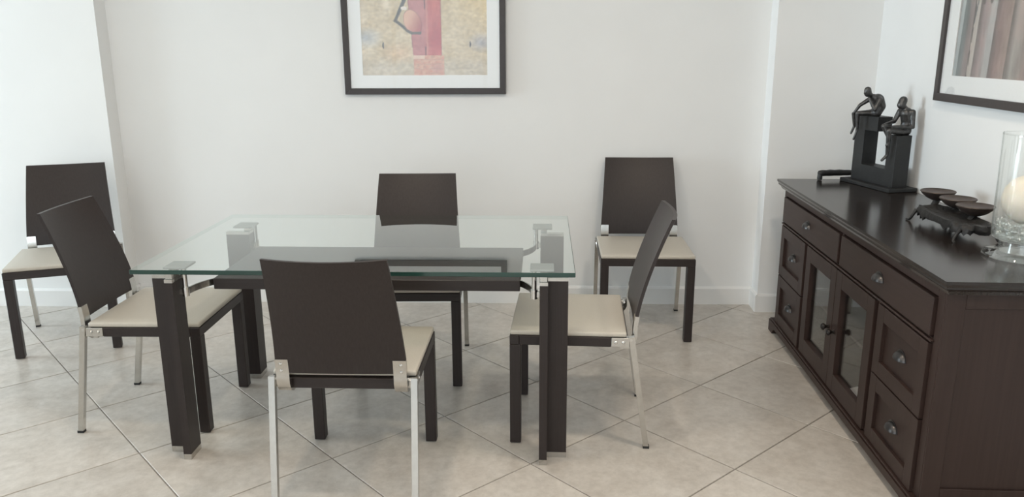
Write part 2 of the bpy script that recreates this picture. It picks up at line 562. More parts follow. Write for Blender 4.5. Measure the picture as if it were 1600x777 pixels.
def make_chair():
    t = thing('dining_chair', '', 'chair')
    W2 = 0.241                       # outer half width of the seat frame
    for s in (-1, 1):
        MB().box((s * .22 - .021, -.241, 0.004), (s * .22 + .021, -.199, .410), .002, 1).build('leg', M['wenge'], t)
    # seat frame of flat rails
    MB().box((-W2, -.241, .410), (W2, -.205, .447), .002, 1).build('front_rail', M['wenge_x'], t)
    for s in (-1, 1):
        a, b_ = sorted((s * W2, s * (W2 - .03)))
        MB().box((a, -.205, .410), (b_, .140, .447), .002, 1).build('side_rail', M['wenge_x'], t)
    MB().box((-.211, .172, .405), (.211, .205, .441), .002, 1).build('rear_rail', M['wenge_x'], t)
    # cushion: rounded slab, slightly crowned
    mb = MB()
    mb.box((-.239, -.240, .4475), (.239, .198, .467), .007, 3)
    bmesh.ops.subdivide_edges(mb.bm, edges=[e for e in mb.bm.edges if e.calc_length() > .3], cuts=8, use_grid_fill=True)
    for v in mb.bm.verts:
        if v.co.z > .4655:
            v.co.z += .007 * max(0, 1 - (v.co.x / .238) ** 2) * max(0, 1 - ((v.co.y + .02) / .22) ** 2)
    mb.build('seat_cushion', M['cream'], t, 40)
    # rear legs: chrome square tube raked backwards
    for s in (-1, 1):
        lg = MB().tube([(s * .236, .216, .452), (s * .236, .283, .008)], .0105, square=True).build('rear_leg', M['chrome'], t)
        MB().box((s * .236 - .011, .272, .0), (s * .236 + .011, .296, .010)).build('foot_pad', M['rubber'], lg)
    # chrome plates joining side rail to rear leg
    for s in (-1, 1):
        a, b_ = sorted((s * (W2 - .03), s * (W2 + .001)))
        pl = MB().box((a, .1405, .411), (b_, .209, .4465), .0015, 1).build('side_plate', M['chrome'], t)
        for y in (.158, .186):
            rot = Matrix.Rotation(s * PI / 2, 4, 'Y')
            MB().lathe([(0, .003), (.004, .0025), (.006, 0)], 14, (s * (W2 + .001), y, .429), mat=rot).build('bolt', M['chrome2'], pl, 30)
    # back panel: bent plywood, hollow towards the sitter, leaning back
    ZB, ZT = .473, .889

    def prof(z):
        k = (z - ZB) / (ZT - ZB)
        return .222 + .128 * max(0, k) ** 1.45 if k > 0 else .222

    def hw(z):
        k = (z - .519) / (ZT - .519)
        return .214 + (.191 - .214) * k

    def bow(xn, z):
        k = (z - ZB) / (ZT - ZB)
        return (.008 + .015 * max(k, 0)) * (1 - xn * xn)
    TH = .013
    NX, NZ = 14, 18
    zs = [.522 + (ZT - .522) * i / NZ for i in range(NZ + 1)]
    mb = MB()
    bm = mb.bm

    def sheet(xs_of_z, zs, nx):
        fr, bk = [], []
        for z in zs:
            w = xs_of_z(z)
            rf, rb = [], []
            for j in range(nx + 1):
                x = -w + 2 * w * j / nx
                y = prof(z) + bow(x / hw(z), z)
                zz = z - .004 * (1 - (x / hw(z)) ** 2) * max(0, (z - .7) / (ZT - .7))
                rf.append(bm.verts.new((x, y, zz)))
                rb.append(bm.verts.new((x, y + TH, zz)))
            fr.append(rf)
            bk.append(rb)
        n = len(zs) - 1
        for i in range(n):
            for j in range(nx):
                bm.faces.new((fr[i][j], fr[i][j + 1], fr[i + 1][j + 1], fr[i + 1][j]))
                bm.faces.new((bk[i][j + 1], bk[i][j], bk[i + 1][j], bk[i + 1][j + 1]))
            bm.faces.new((fr[i][0], fr[i + 1][0], bk[i + 1][0], bk[i][0]))
            bm.faces.new((fr[i + 1][nx], fr[i][nx], bk[i][nx], bk[i + 1][nx]))
        for j in range(nx):
            bm.faces.new((fr[n][j], fr[n][j + 1], bk[n][j + 1], bk[n][j]))
            bm.faces.new((fr[0][j + 1], fr[0][j], bk[0][j], bk[0][j + 1]))
    sheet(hw, zs, NX)
    sheet(lambda z: .171, [ZB + (.522 - ZB) * i / 3 for i in range(4)], 10)
    bmesh.ops.recalc_face_normals(bm, faces=bm.faces)
    mb.build('backrest', M['wenge'], t, 35)
    # chrome corner brackets: sit in the notched lower corners, hook under the rear rail
    for s in (-1, 1):
        mb = MB()
        rows = []
        ctr = []
        for z in (.5225, .50, .475, .455, .437):
            ctr.append((prof(z) + bow(.9, z) + TH / 2, z))
        ctr += [(.224, .422), (.214, .409), (.200, .403), (.178, .403)]
        hwid, th = .0215, .008
        xc = s * .193
        sec = []
        for i, (y, z) in enumerate(ctr):
            y0, z0 = ctr[max(i - 1, 0)]
            y1, z1 = ctr[min(i + 1, len(ctr) - 1)]
            d = Vector((y1 - y0, z1 - z0)).normalized()
            n = Vector((d.y, -d.x))
            sec.append([(xc - hwid, y + n.x * th, z + n.y * th), (xc + hwid, y + n.x * th, z + n.y * th), (xc + hwid, y - n.x * th, z - n.y * th), (xc - hwid, y - n.x * th, z - n.y * th), (xc - hwid, y + n.x * th, z + n.y * th)])
        vs = mb.grid(sec)
        mb.bm.faces.new(vs[0][:4])
        mb.bm.faces.new(vs[-1][:4])
        bmesh.ops.remove_doubles(mb.bm, verts=mb.bm.verts, dist=1e-5)
        bmesh.ops.recalc_face_normals(mb.bm, faces=mb.bm.faces)
        br = mb.build('back_bracket', M['chrome'], t, 25)
        for z in (.480, .505):
            y = prof(z) + bow(.9, z) + TH / 2 + .008
            MB().lathe([(0, .003), (.004, .0025), (.006, 0)], 14, (xc + s * .004, y, z), mat=Matrix.Rotation(-PI / 2, 4, 'X')).build('bolt', M['chrome2'], br, 30)
        # small chrome pin where bracket, leg and seat meet
        MB().tube([(s * .212, .212, .441), (s * .247, .214, .441)], .0055, 10).build('pin', M['chrome2'], t)
    return t


CH = [
    ((-2.565, 3.868), 23.1, 'dark wood chair against the wall at the far left, partly hidden behind another chair'),
    ((-1.640, 3.075), 92.2, 'dark wood chair at the left end of the glass table, turned side-on facing right'),
    ((-0.708, 2.613), 181.1, 'dark wood chair nearest the camera, seen from behind, pulled up to the glass table'),
    ((-0.689, 3.567), 3.6, 'dark wood chair on the far side of the glass table, facing the camera'),
    ((0.063, 3.061), -91.2, 'dark wood chair at the right end of the glass table, turned side-on facing left'),
    ((0.452, 4.200), 0.6, 'dark wood chair standing alone against the back wall between table and sideboard'),
]
proto = None
for (x, y), a, lab in CH:
    if proto is None:
        proto = make_chair()
        c = proto
    else:
        c = copy_tree(proto)
    c.location = (x, y, 0)
    c.rotation_euler = (0, 0, math.radians(a))
    tag(c, lab, 'chair', 'dining chairs with dark bent backs and chrome rear legs')

# ------------------------------------------------------------------ glass dining table
tb = thing('dining_table', 'rectangular clear glass dining table with dark wood legs and lower shelf', 'table', (-0.727, 3.070, 0), math.radians(1.2))
GT, GB = .755, .739
mb = MB().box((-.774, -.475, GB), (.774, .475, GT), .0015, 1)
top = mb.build('glass_top', M['table_glass'], tb)
top.data.materials.append(M['glass_edge'])
top.data.materials.append(M['table_glass_under'])
for p in top.data.polygons:
    p.material_index = 0 if p.normal.z > .9 else (2 if p.normal.z < -.9 else 1)
for sx in (-1, 1):
    for sy in (-1, 1):
        # L-shaped leg in plan
        poly = [(sx * .652, sy * .422), (sx * .681, sy * .422), (sx * .681, sy * .362), (sx * .754, sy * .362), (sx * .754, sy * .335), (sx * .652, sy * .335)]
        if sx * sy > 0:
            poly = poly[::-1]
        lg = MB().prism(poly, 'z', .022, .692).build('leg', M['wenge'], tb)
        MB().prism(poly, 'z', 0.0, .022).build('foot_cap', M['chrome'], lg)
        MB().prism(poly, 'z', .692, .704).build('top_cap', M['chrome'], lg)
        a, b_ = sorted((sx * .654, sx * .679))
        c_, d_ = sorted((sy * .415, sy * .355))
        MB().box((a, c_, .704), (b_, d_, .731), .001, 1).build('standoff', M['chrome'], lg)
        # rod under the glass, with pad and swept arm to the shelf
        rx, ry = sx * .632, sy * .365
        px_, py_ = sx * .660, sy * .335
        MB().box((px_ - .042, py_ - .045, .731), (px_ + .042, py_ + .045, GB), .002, 1).build('glass_pad', M['pad_steel'], tb)
        MB().tube([(rx, ry, .732), (rx, ry, .660)], .009, 14).build('support_rod', M['chrome2'], tb, 30)
        MB().tube([(rx, ry, .662), (rx, ry, .628)], .0125, 16).build('rod_socket', M['chrome2'], tb, 30)
        ex, ey = sx * .560, sy * .205
        cv = []
        for k in range(9):
            q = k / 8
            bx_ = (1 - q) ** 2 * rx + 2 * q * (1 - q) * (rx - sx * .005) + q * q * ex
            by_ = (1 - q) ** 2 * ry + 2 * q * (1 - q) * (ey + sy * .06) + q * q * ey
            cv.append((bx_, by_))
        rows = []
        for k, (ax_, ay_) in enumerate(cv):
            p0, p1 = cv[max(k - 1, 0)], cv[min(k + 1, 8)]
            d = Vector((p1[0] - p0[0], p1[1] - p0[1])).normalized()
            n = Vector((-d.y, d.x)) * .003
            rows.append([(ax_ + n.x, ay_ + n.y, .630), (ax_ - n.x, ay_ - n.y, .630), (ax_ - n.x, ay_ - n.y, .655), (ax_ + n.x, ay_ + n.y, .655), (ax_ + n.x, ay_ + n.y, .630)])
        mb = MB()
        vs = mb.grid(rows)
        mb.bm.faces.new(vs[0][:4])
        mb.bm.faces.new(vs[-1][:4])
        bmesh.ops.remove_doubles(mb.bm, verts=mb.bm.verts, dist=1e-5)
        bmesh.ops.recalc_face_normals(mb.bm, faces=mb.bm.faces)
        mb.build('shelf_arm', M['chrome'], tb, 30)
        # block joining rod to the leg
        a, b_ = sorted((rx, sx * .653))
        MB().box((a, ry - .007, .634), (b_, ry + .007, .654)).build('leg_clamp', M['chrome'], tb)
MB().box((-.578, -.250, .618), (.578, .250, .660), .002, 1).build('shelf', M['wenge_x'], tb)

# ------------------------------------------------------------------ sideboard
SX, SY = 1.16, 3.27
sb = thing('sideboard', 'long dark brown sideboard with drawers and glazed doors along the right wall', 'sideboard', (SX, SY, 0))


def L(x, y, z):
    return (x - SX, y - SY, z)


def sbox(mb, x0, x1, y0, y1, z0, z1, bev=0.0, seg=1):
    return mb.box(L(x0, y0, z0), L(x1, y1, z1), bev, seg)


XB = 1.682                       # back of the cabinet
XFc = 1.172                      # face frame plane
Y0s, Y1s = 2.375, 4.172
ZT_ = 0.825
# top with moulded edge
mb = MB()
prof_t = [(0, ZT_), (0, ZT_ - .010), (.006, ZT_ - .020), (.006, ZT_ - .026), (.016, ZT_ - .034), (.022, ZT_ - .046)]
rows = []
for off, z in prof_t:
    rows.append([L(1.690, 2.322 + off, z), L(1.140 + off, 2.322 + off, z), L(1.140 + off, 4.222 - off, z), L(1.690, 4.222 - off, z), L(1.690, 2.322 + off, z)])
vs = mb.grid(rows)
mb.bm.faces.new(vs[0][:4])
mb.bm.faces.new(vs[-1][:4])
bmesh.ops.remove_doubles(mb.bm, verts=mb.bm.verts, dist=1e-5)
bmesh.ops.recalc_face_normals(mb.bm, faces=mb.bm.faces)
mb.build('top', M['cabinet_top'], sb)
# carcass: back, floor, partitions, far end
mb = MB()
sbox(mb, XB - .012, XB, Y0s + .02, Y1s - .02, .07, .779)
sbox(mb, XFc + .02, XB - .012, Y0s + .02, Y1s - .02, .07, .085)
sbox(mb, XFc + .02, XB - .012, Y0s + .02, Y1s - .02, .600, .612)
sbox(mb, XFc + .02, XB - .012, 2.838, 2.856, .085, .600)
sbox(mb, XFc + .02, XB - .012, 3.704, 3.722, .085, .600)
sbox(mb, XFc + .03, XB - .03, 2.856, 3.704, .335, .347)
mb.build('carcass', M['cabinet_in'], sb)
for ya, yb, nm in ((Y0s, Y0s + .02, 'end_panel'), (Y1s - .02, Y1s, 'end_panel')):
    MB().box(L(XFc + .02, ya + (.008 if ya == Y0s else 0), .07), L(XB, yb - (.008 if ya != Y0s else 0), .779)).build(nm, M['cabinet'], sb)
    # raised frame round the recessed end panel
    f = MB()
    yo0, yo1 = (ya, ya + .008) if ya == Y0s else (yb - .008, yb)
    sbox(f, XFc + .001, 1.232, yo0, yo1, .07, .779, .0012)
    sbox(f, 1.622, XB, yo0, yo1, .07, .779, .0012)
    sbox(f, 1.232, 1.622, yo0, yo1, .724, .779, .0012)
    sbox(f, 1.232, 1.622, yo0, yo1, .07, .115, .0012)
    f.build('end_frame', M['cabinet'], sb)
    # bead round the recess
# face frame: stiles and rails
mb = MB()
sbox(mb, XFc, XFc + .020, Y0s + .008, 2.424, .07, .779, .0012)
sbox(mb, XFc, XFc + .020, 4.140, Y1s - .008, .07, .779, .0012)
sbox(mb, XFc, XFc + .020, 2.424, 4.140, .748, .779, .0012)
sbox(mb, XFc, XFc + .020, 2.424, 4.140, .598, .612, .0012)
sbox(mb, XFc, XFc + .020, 3.272, 3.292, .612, .748, .0012)
sbox(mb, XFc, XFc + .020, 2.833, 2.861, .085, .598, .0012)
sbox(mb, XFc, XFc + .020, 3.699, 3.727, .085, .598, .0012)
sbox(mb, XFc, XFc + .020, 2.424, 4.140, .07, .085, .0012)
mb.build('face_frame', M['cabinet'], sb)
# small moulding below the top drawers
MB().box(L(XFc - .012, 2.415, .600), L(XFc, 4.150, .608), .002, 1).build('waist_moulding', M['cabinet_y'], sb)
# plinth with bracket feet
pl = MB()


def arch(a, b_, zc, foot):
    pts = [(a, 0), (a + foot, 0), (a + foot + .012, .010), (a + foot + .020, .024), (a + foot + .045, zc), (b_ - foot - .045, zc), (b_ - foot - .020, .024), (b_ - foot - .012, .010), (b_ - foot, 0), (b_, 0), (b_, .062), (a, .062)]
    return pts


pl.prism([(y - SY, z) for y, z in arch(2.352, 4.195, .034, .07)], 'x', 1.146 - SX, 1.172 - SX)
pl.prism([(x - SX, z) for x, z in arch(1.172, XB, .034, .06)], 'y', 2.352 - SY, 2.372 - SY)
pl.prism([(x - SX, z) for x, z in arch(1.172, XB, .034, .06)], 'y', 4.175 - SY, 4.195 - SY)
sbox(pl, 1.150, XB, 2.357, 4.190, .062, .070, .003)
pl.build('plinth', M['cabinet_y'], sb)


def cup_pull(y, z, xf, parent, w=.036):
    """half-dome bin pull hanging on a drawer front that faces -x"""
    mb = MB()
    rows = []
    n, k = 12, 7
    for i in range(k + 1):
        ph = (PI / 2) * i / k
        row = []
        for j in range(n + 1):
            th = PI * j / n
            r = math.cos(ph)
            row.append(L(xf - .022 * math.sin(ph) - .001, y + w * r * math.cos(th), z - .008 + .026 * r * math.sin(th) + (0 if ph < 1.5 else 0)))
        rows.append(row)
    vs = mb.grid(rows)
    bmesh.ops.remove_doubles(mb.bm, verts=mb.bm.verts, dist=1e-5)
    g = bmesh.ops.solidify(mb.bm, geom=mb.bm.faces[:], thickness=.0018)
    bmesh.ops.recalc_face_normals(mb.bm, faces=mb.bm.faces)
    # back flange
    mb.prism([(y - SY + (w + .006) * math.cos(a), z - .008 + .034 * math.sin(a)) for a in [PI * q / 14 for q in range(15)]], 'x', xf - SX - .0015, xf - SX)
    return mb.build('cup_pull', M['pewter'], parent, 40)


def drawer(y0, y1, z0, z1, recessed):
    xf = XFc - .012
    mb = MB()
    if not recessed:
        sbox(mb, xf, XFc + .15, y0, y1, z0, z1, .003, 2)
        px = xf
    else:
        mgn = .055
        sbox(mb, xf, XFc + .015, y0, y0 + mgn, z0, z1, .0012)
        sbox(mb, xf, XFc + .015, y1 - mgn, y1, z0, z1, .0012)
        sbox(mb, xf, XFc + .015, y0 + mgn, y1 - mgn, z0, z0 + mgn, .0012)
        sbox(mb, xf, XFc + .015, y0 + mgn, y1 - mgn, z1 - mgn, z1, .0012)
        sbox(mb, xf + .013, XFc + .15, y0 + mgn - .002, y1 - mgn + .002, z0 + mgn - .002, z1 - mgn + .002)
        px = xf + .013
    d = mb.build('drawer', M['cabinet_y'] if not recessed else M['cabinet'], sb)
    cup_pull((y0 + y1) / 2, (z0 + z1) / 2 + .002, px, d)
    return d


drawer(2.430, 3.268, .617, .744, False)
drawer(3.296, 4.136, .617, .744, False)
for y0, y1 in ((2.428, 2.829), (3.731, 4.136)):
    drawer(y0, y1, .334, .594, True)
    drawer(y0, y1, .072, .328, True)


def door(y0, y1, knob_y):
    xf = XFc - .012
    z0, z1, mg = .075, .594, .066
    mb = MB()
    sbox(mb, xf, XFc + .012, y0, y0 + mg, z0, z1, .0012)
    sbox(mb, xf, XFc + .012, y1 - mg, y1, z0, z1, .0012)
    sbox(mb, xf, XFc + .012, y0 + mg, y1 - mg, z0, z0 + mg + .012, .0012)
    sbox(mb, xf, XFc + .012, y0 + mg, y1 - mg, z1 - mg, z1, .0012)
    d = mb.build('door', M['cabinet'], sb)
    MB().box(L(xf + .017, y0 + mg - .004, z0 + mg + .008), L(xf + .020, y1 - mg + .004, z1 - mg + .004)).build('glass_pane', M['glass'], d)
    MB().lathe([(0, .034), (.008, .033), (.014, .028), (.015, .022), (.009, .015), (.006, .010), (.007, .003), (.011, 0), (0, 0)], 20, L(xf, knob_y, .330), mat=Matrix.Rotation(-PI / 2, 4, 'Y')).build('knob', M['iron'], d, 40)


door(2.865, 3.278, 3.245)
door(3.282, 3.695, 3.315)

# small white folded piece lying on the cabinet floor behind the right glass door
nb = MB()
nb.box((-.05, -.035, 0), (.05, .035, .008), .003, 2).box((-.046, -.035, .008), (.04, .033, .016), .003, 2)
o = nb.build('white_fold', M['mat'])
o.location = (1.250, 3.165, .0855)
o.rotation_euler = (0, 0, .5)
tag(o, 'small white folded piece inside the sideboard behind the nearer glass door', 'napkin')

# ------------------------------------------------------------------ framed pictures


def fbm(x, y, sc, oct=4, seed=0.0):
    v, a = 0.0, 1.0
    t = 0.0
    for k in range(oct):
        v += a * noise.noise(Vector((x * sc + seed, y * sc + seed * 1.7, seed)))
        t += a
        a *= .55
        sc *= 2.1
    return v / t


def s2l(c, G_=1.12):
    return tuple(min(.9, G_ * (((v / 255 + .055) / 1.055) ** 2.4 if v > 10 else v / 255 / 12.92)) for v in c)


def lerp(a, b_, t):
    t = max(0.0, min(1.0, t))
    return tuple(p + (q - p) * t for p, q in zip(a, b_))


def smooth(e0, e1, x):
    t = max(0.0, min(1.0, (x - e0) / (e1 - e0)))
    return t * t * (3 - 2 * t)


def seg_dist(px, py, a, b_):
    ax, ay = a
    bx_, by_ = b_
    t = ((px - ax) * (bx_ - ax) + (py - ay) * (by_ - ay)) / ((bx_ - ax) ** 2 + (by_ - ay) ** 2)
    t = max(0, min(1, t))
    return math.hypot(px - ax - t * (bx_ - ax), py - ay - t * (by_ - ay)), t


def art_robe(u, w):
    """u across 0..1170, y down from bottom: y=705 bottom (drawing units of 0.6 mm)"""
    x = 25 + u * 1170
    y = 705 - w / .000598
    n = fbm(x, y, .006, 5, 3.1)
    n2 = fbm(x, y * 1.6, .03, 4, 9.3)
    bg = (203, 186, 158)
    bg = lerp(bg, (214, 190, 142), smooth(700, 1190, x) * smooth(420, 0, y) * .9)
    bg = lerp(bg, (188, 180, 170), smooth(500, 640, y) * .5)
    bg = lerp(bg, (178, 178, 178), max(0, 1 - math.hypot((x - 60) / 190, (y - 360) / 110)) * 1.1)
    bg = lerp(bg, (170, 165, 166), max(0, 1 - math.hypot((x - 1150) / 150, (y - 410) / 100)) * 1.1)
    bg = lerp(bg, (212, 180, 148), max(0, 1 - math.hypot((x - 380) / 200, (y - 500) / 110)) * .8)
    c = tuple(v + k_ * n + 36 * n2 for v, k_ in zip(bg, (30, 36, 46)))
    # robe
    xl = 465 + 40 * (y / 520 if y > 0 else 0) - (0 if y > -500 else 0)
    xr = 772
    if y < -260:
        k = smooth(-260, -520, y)
        xl += 55 * k
        xr -= 60 * k
    xl += 5 * fbm(0, y, .05, 3, 1)
    xr += 5 * fbm(5, y, .05, 3, 2)
    if xl < x < xr and -560 < y < 520:
        red = lerp((182, 116, 118), (190, 98, 98), smooth(600, 680, x))
        red = lerp(red, (178, 76, 86), max(0, 1 - math.hypot((x - 735) / 90, (y - 370) / 170)))
        red = lerp(red, (206, 108, 98), max(0, 1 - math.hypot((x - 720) / 90, (y - 60) / 120)) * .7)
        c = tuple(v + 30 * n2 + 14 * n for v in red)
        if abs(x - 622 - 6 * fbm(1, y, .03, 3, 5)) < 4 and (y < 110 or y > 440):
            c = (112, 64, 66)
        elif abs(x - 640 - 6 * fbm(1, y, .03, 3, 5)) < 5:
            c = lerp(c, (205, 150, 140), .6)
        if x - xl < 6 or xr - x < 6:
            c = lerp(c, (120, 66, 66), .4)
    elif 505 < x < 792 and y >= 520:
        c = lerp((212, 168, 148), (200, 128, 112), smooth(-.3, .35, n2 * 1.6))
        c = lerp(c, (178, 120, 124), max(0, 1 - math.hypot((x - 730) / 80, (y - 640) / 60)))
        row = (y - 520) / 42.0 + .35 * fbm(x, y, .018, 3, 7)
        xx = x + (int(row) % 2) * 34 + 46 * fbm(x, y, .02, 2, 4)
        if abs(row - round(row) + .05 * fbm(x, y, .05, 2, 8)) < .06 or abs((xx % 68) - 3) < 3:
            c = lerp(c, (128, 82, 78), .5)
        c = lerp(c, (216, 178, 158), .45)
        if y < 552 and x < 615:
            c = lerp(c, (226, 206, 192), .7)
    # arm behind the pot
    skin = (76, 68, 64)
    for a, b_, w0, w1 in (((470, -230), (452, -10), 24, 20), ((452, -10), (346, 212), 19, 13), ((346, 205), (470, 305), 13, 14), ((470, 305), (570, 325), 13, 11)):
        d, t = seg_dist(x, y, a, b_)
        wd = w0 + (w1 - w0) * t
        if d < wd:
            c = lerp(lerp(skin, (112, 100, 92), smooth(.2, .9, d / wd) * .6), (60, 52, 50), smooth(.8, 1, d / wd) * .4)
    # pot
    ca, sa = math.cos(math.radians(-24)), math.sin(math.radians(-24))
    dx, dy = x - 508, y - 222
    ex, ey = (dx * ca - dy * sa) / 78, (dx * sa + dy * ca) / 118
    ex, ey = (dx * ca + dy * sa) / 80, (-dx * sa + dy * ca) / 118
    rr = ex * ex + ey * ey
    if rr < 1:
        c = lerp((216, 174, 152), (172, 96, 96), smooth(-.6, .9, ex * .4 + ey * .75))
        c = tuple(v + 10 * n2 for v in c)
        if rr > .9:
            c = lerp(c, (110, 70, 66), .5)
    d, t = seg_dist(x, y, (455, 300), (500, 324))
    d2, t2 = seg_dist(x, y, (500, 324), (578, 318))
    if min(d - 13, d2 - 11 + 3 * n2) < 0:
        c = (96, 84, 80)
    if math.hypot((x - 430) / 30, (y - 98) / 17) < 1 + .3 * n2:
        c = (222, 212, 202)
    for fx, fy in ((226, 432), (1039, 424)):
        if math.hypot((x - fx) / 7, (y - fy) / 30) < 1:
            c = (74, 66, 66)
    # upper body out of the frame: neck, head, head wrap
    if math.hypot((x - 618) / 26, (y + 590) / 60) < 1 or math.hypot((x - 622) / 48, (y + 680) / 66) < 1:
        c = (78, 66, 60)
    if math.hypot((x - 624) / 62, (y + 735) / 46) < 1:
        c = (196, 150, 92)
    return s2l(tuple(max(4, min(250, v)) for v in c))


def art_doors(u, w):
    x = u * 700      # mm
    y = w * 1000
    n = fbm(x, y, .009, 5, 12.1)
    n2 = fbm(x * 2.2, y * .5, .02, 4, 4.4)
    xx = x - .05 * y
    stops = [(0, (176, 184, 186)), (26, (180, 186, 186)), (30, (112, 122, 122)), (62, (118, 122, 122)), (82, (146, 132, 130)), (118, (150, 136, 134)), (121, (96, 84, 82)), (124, (196, 184, 176)), (160, (202, 194, 186)), (164, (124, 112, 110)), (190, (146, 132, 130)), (215, (170, 150, 148)), (248, (178, 168, 166)), (252, (190, 186, 184)), (296, (186, 184, 182)), (300, (112, 100, 98)), (340, (150, 126, 122)), (420, (170, 150, 142)), (424, (110, 100, 96)), (470, (178, 172, 166)), (560, (150, 136, 130)), (640, (120, 116, 116)), (700, (160, 158, 156))]
    c = stops[-1][1]
    for (a, ca), (b_, cb) in zip(stops, stops[1:]):
        if a <= xx < b_:
            c = lerp(ca, cb, (xx - a) / (b_ - a))
            break
    c = tuple(v + 26 * n + 26 * n2 for v in c)
    c = lerp(c, (186, 146, 138), max(0, n) * .7 * smooth(60, 120, x))
    if abs(xx - 119) < 2.5 or abs(xx - 127) < 1.5:
        c = (84, 74, 72)
    d, t = seg_dist(x, y, (136, 215), (176, 420))
    if d < 4:
        c = lerp(c, (76, 84, 92), .7)
    d, t = seg_dist(x, y, (136, 215), (128, 420))
    if d < 3:
        c = lerp(c, (90, 84, 84), .7)
    for cx in (200, 262):
        for k in range(6):
            if math.hypot((x - cx) / 13, (y - 300 - 38 * k) / 15) < 1 + .5 * n2 and n2 > -.25:
                c = lerp(c, (92, 82, 80), .75)
    return s2l(tuple(max(4, min(250, v)) for v in c), 0.82)


def picture(name_label, loc, rotz, W, Hh, fw, ml, mbm, fn, res):
    """frame in local x (width), z up, front towards -y, back at y=0"""
    t = thing('framed_picture', name_label, 'picture', loc, rotz, 'framed prints')
    D = .026
    fr = MB()
    x0, x1 = -W / 2, W / 2
    for poly, nm in (([(x0, 0), (x1, 0), (x1 - fw, fw), (x0 + fw, fw)], 0), ([(x1, 0), (x1, Hh), (x1 - fw, Hh - fw), (x1 - fw, fw)], 0), ([(x1, Hh), (x0, Hh), (x0 + fw, Hh - fw), (x1 - fw, Hh - fw)], 0), ([(x0, Hh), (x0, 0), (x0 + fw, fw), (x0 + fw, Hh - fw)], 0)):
        MB().prism(poly, 'y', -D, 0, .0012).build('frame_side', M['frame'], t)
    MB().box((x0 + fw * .6, -.010, fw * .6), (x1 - fw * .6, -.001, Hh - fw * .6)).build('backing_board', M['cabinet_in'], t)
    # mat board: window cut round the print
    px0, px1, pz0, pz1 = x0 + ml, x1 - ml, mbm, Hh - mbm
    mt_ = MB()
    a0, a1, b0, b1 = x0 + fw * .6, x1 - fw * .6, fw * .6, Hh - fw * .6
    mt_.box((a0, -.0140, b0), (a1, -.0105, pz0)).box((a0, -.0140, pz1), (a1, -.0105, b1)).box((a0, -.0140, pz0), (px0, -.0105, pz1)).box((px1, -.0140, pz0), (a1, -.0105, pz1))
    mt_.build('mat_board', M['mat'], t)
    nx, nz_ = res
    mb = MB()
    rows = []
    for i in range(nz_ + 1):
        rows.append([(px0 + (px1 - px0) * j / nx, -.0108, pz0 + (pz1 - pz0) * i / nz_) for j in range(nx + 1)])
    mb.grid(rows)
    pr = mb.build('print', M['print'], t)
    ca = pr.data.color_attributes.new('print', 'FLOAT_COLOR', 'POINT')
    buf = []
    for i in range(nz_ + 1):
        for j in range(nx + 1):
            c = fn(j / nx, (pz1 - pz0) * i / nz_)
            buf += [c[0], c[1], c[2], 1.0]
    ca.data.foreach_set('color', buf)
    MB().box((x0 + fw * .7, -.0175, fw * .7), (x1 - fw * .7, -.0155, Hh - fw * .7)).build('glazing', M['glass'], t)
    return t


xa = -0.766
picture('dark framed print of a red robed figure holding a clay pot, above the glass table', (xa, wy(xa) - .002, 1.243), math.atan(SL), .912, 1.10, .034, .104, .106, art_robe, (234, 280))
picture('dark framed print of weathered grey boards, on the right wall above the sideboard', (XR - .002, 3.752 - .456, 1.262), -PI / 2, .912, 1.10, .034, .125, .112, art_doors, (150, 170))

# ------------------------------------------------------------------ sculpture of two seated figures
SO = Vector((1.576, 3.849, 0))
su, sv = Vector((.265, -.964, 0)).normalized(), Vector((.964, .265, 0)).normalized()
sc_t = thing('sculpture', 'dark bronze sculpture of two seated figures on a black stone block', 'sculpture', (SO.x, SO.y, ZT_ + .0005), 0)
sc_t.rotation_euler = (0, 0, math.atan2(su.y, su.x))     # local x = u, local -y... see SP


def SP(u, v, z):
    """(along the block, across, world height) -> local"""
    return Vector((u, v, z - ZT_ - .0005))


# local frame: x along su; local y is su rotated +90 deg = sv direction (sv = (.964,.265), su rot90 = (.964,.265))
b0 = ZT_ + .0005
MB().box(SP(-.352, -.040, b0), SP(.035, .115, b0 + .0175), .002, 1).build('base_plate', M['slate'], sc_t)
bl = MB()
zb = b0 + .0175
o_ = ZT_ + .0005
bl.prism([(u, z - o_) for u, z in ((-.320, zb), (0, zb), (0, 1.090), (-.065, 1.090), (-.065, .925), (-.245, .925), (-.245, 1.095), (-.150, 1.095), (-.150, 1.165), (-.320, 1.165))], 'y', 0, .080, .0012)
bl.build('stone_block', M['slate'], sc_t)


FAT = 1.12


def capsule(mb, p, q, r0, r1, seg=12, rings=5):
    """closed tapered limb between two joints with round ends"""
    p, q = Vector(p), Vector(q)
    d = (q - p)
    ln = max(d.length, 1e-5)
    prof = [(r0 * math.cos(t), -r0 * math.sin(t)) for t in [PI / 2 * (1 - i / rings) for i in range(rings + 1)]]
    prof += [(r1 * math.cos(t), ln + r1 * math.sin(t)) for t in [PI / 2 * i / rings for i in range(rings + 1)]]
    prof = [(max(r, 0) if r > 1e-6 else 0.0, z) for r, z in prof]
    rot = d.to_track_quat('Z', 'Y').to_matrix().to_4x4() if d.length > 1e-5 else Matrix.Identity(4)
    mb.lathe(prof, seg, p, mat=rot)


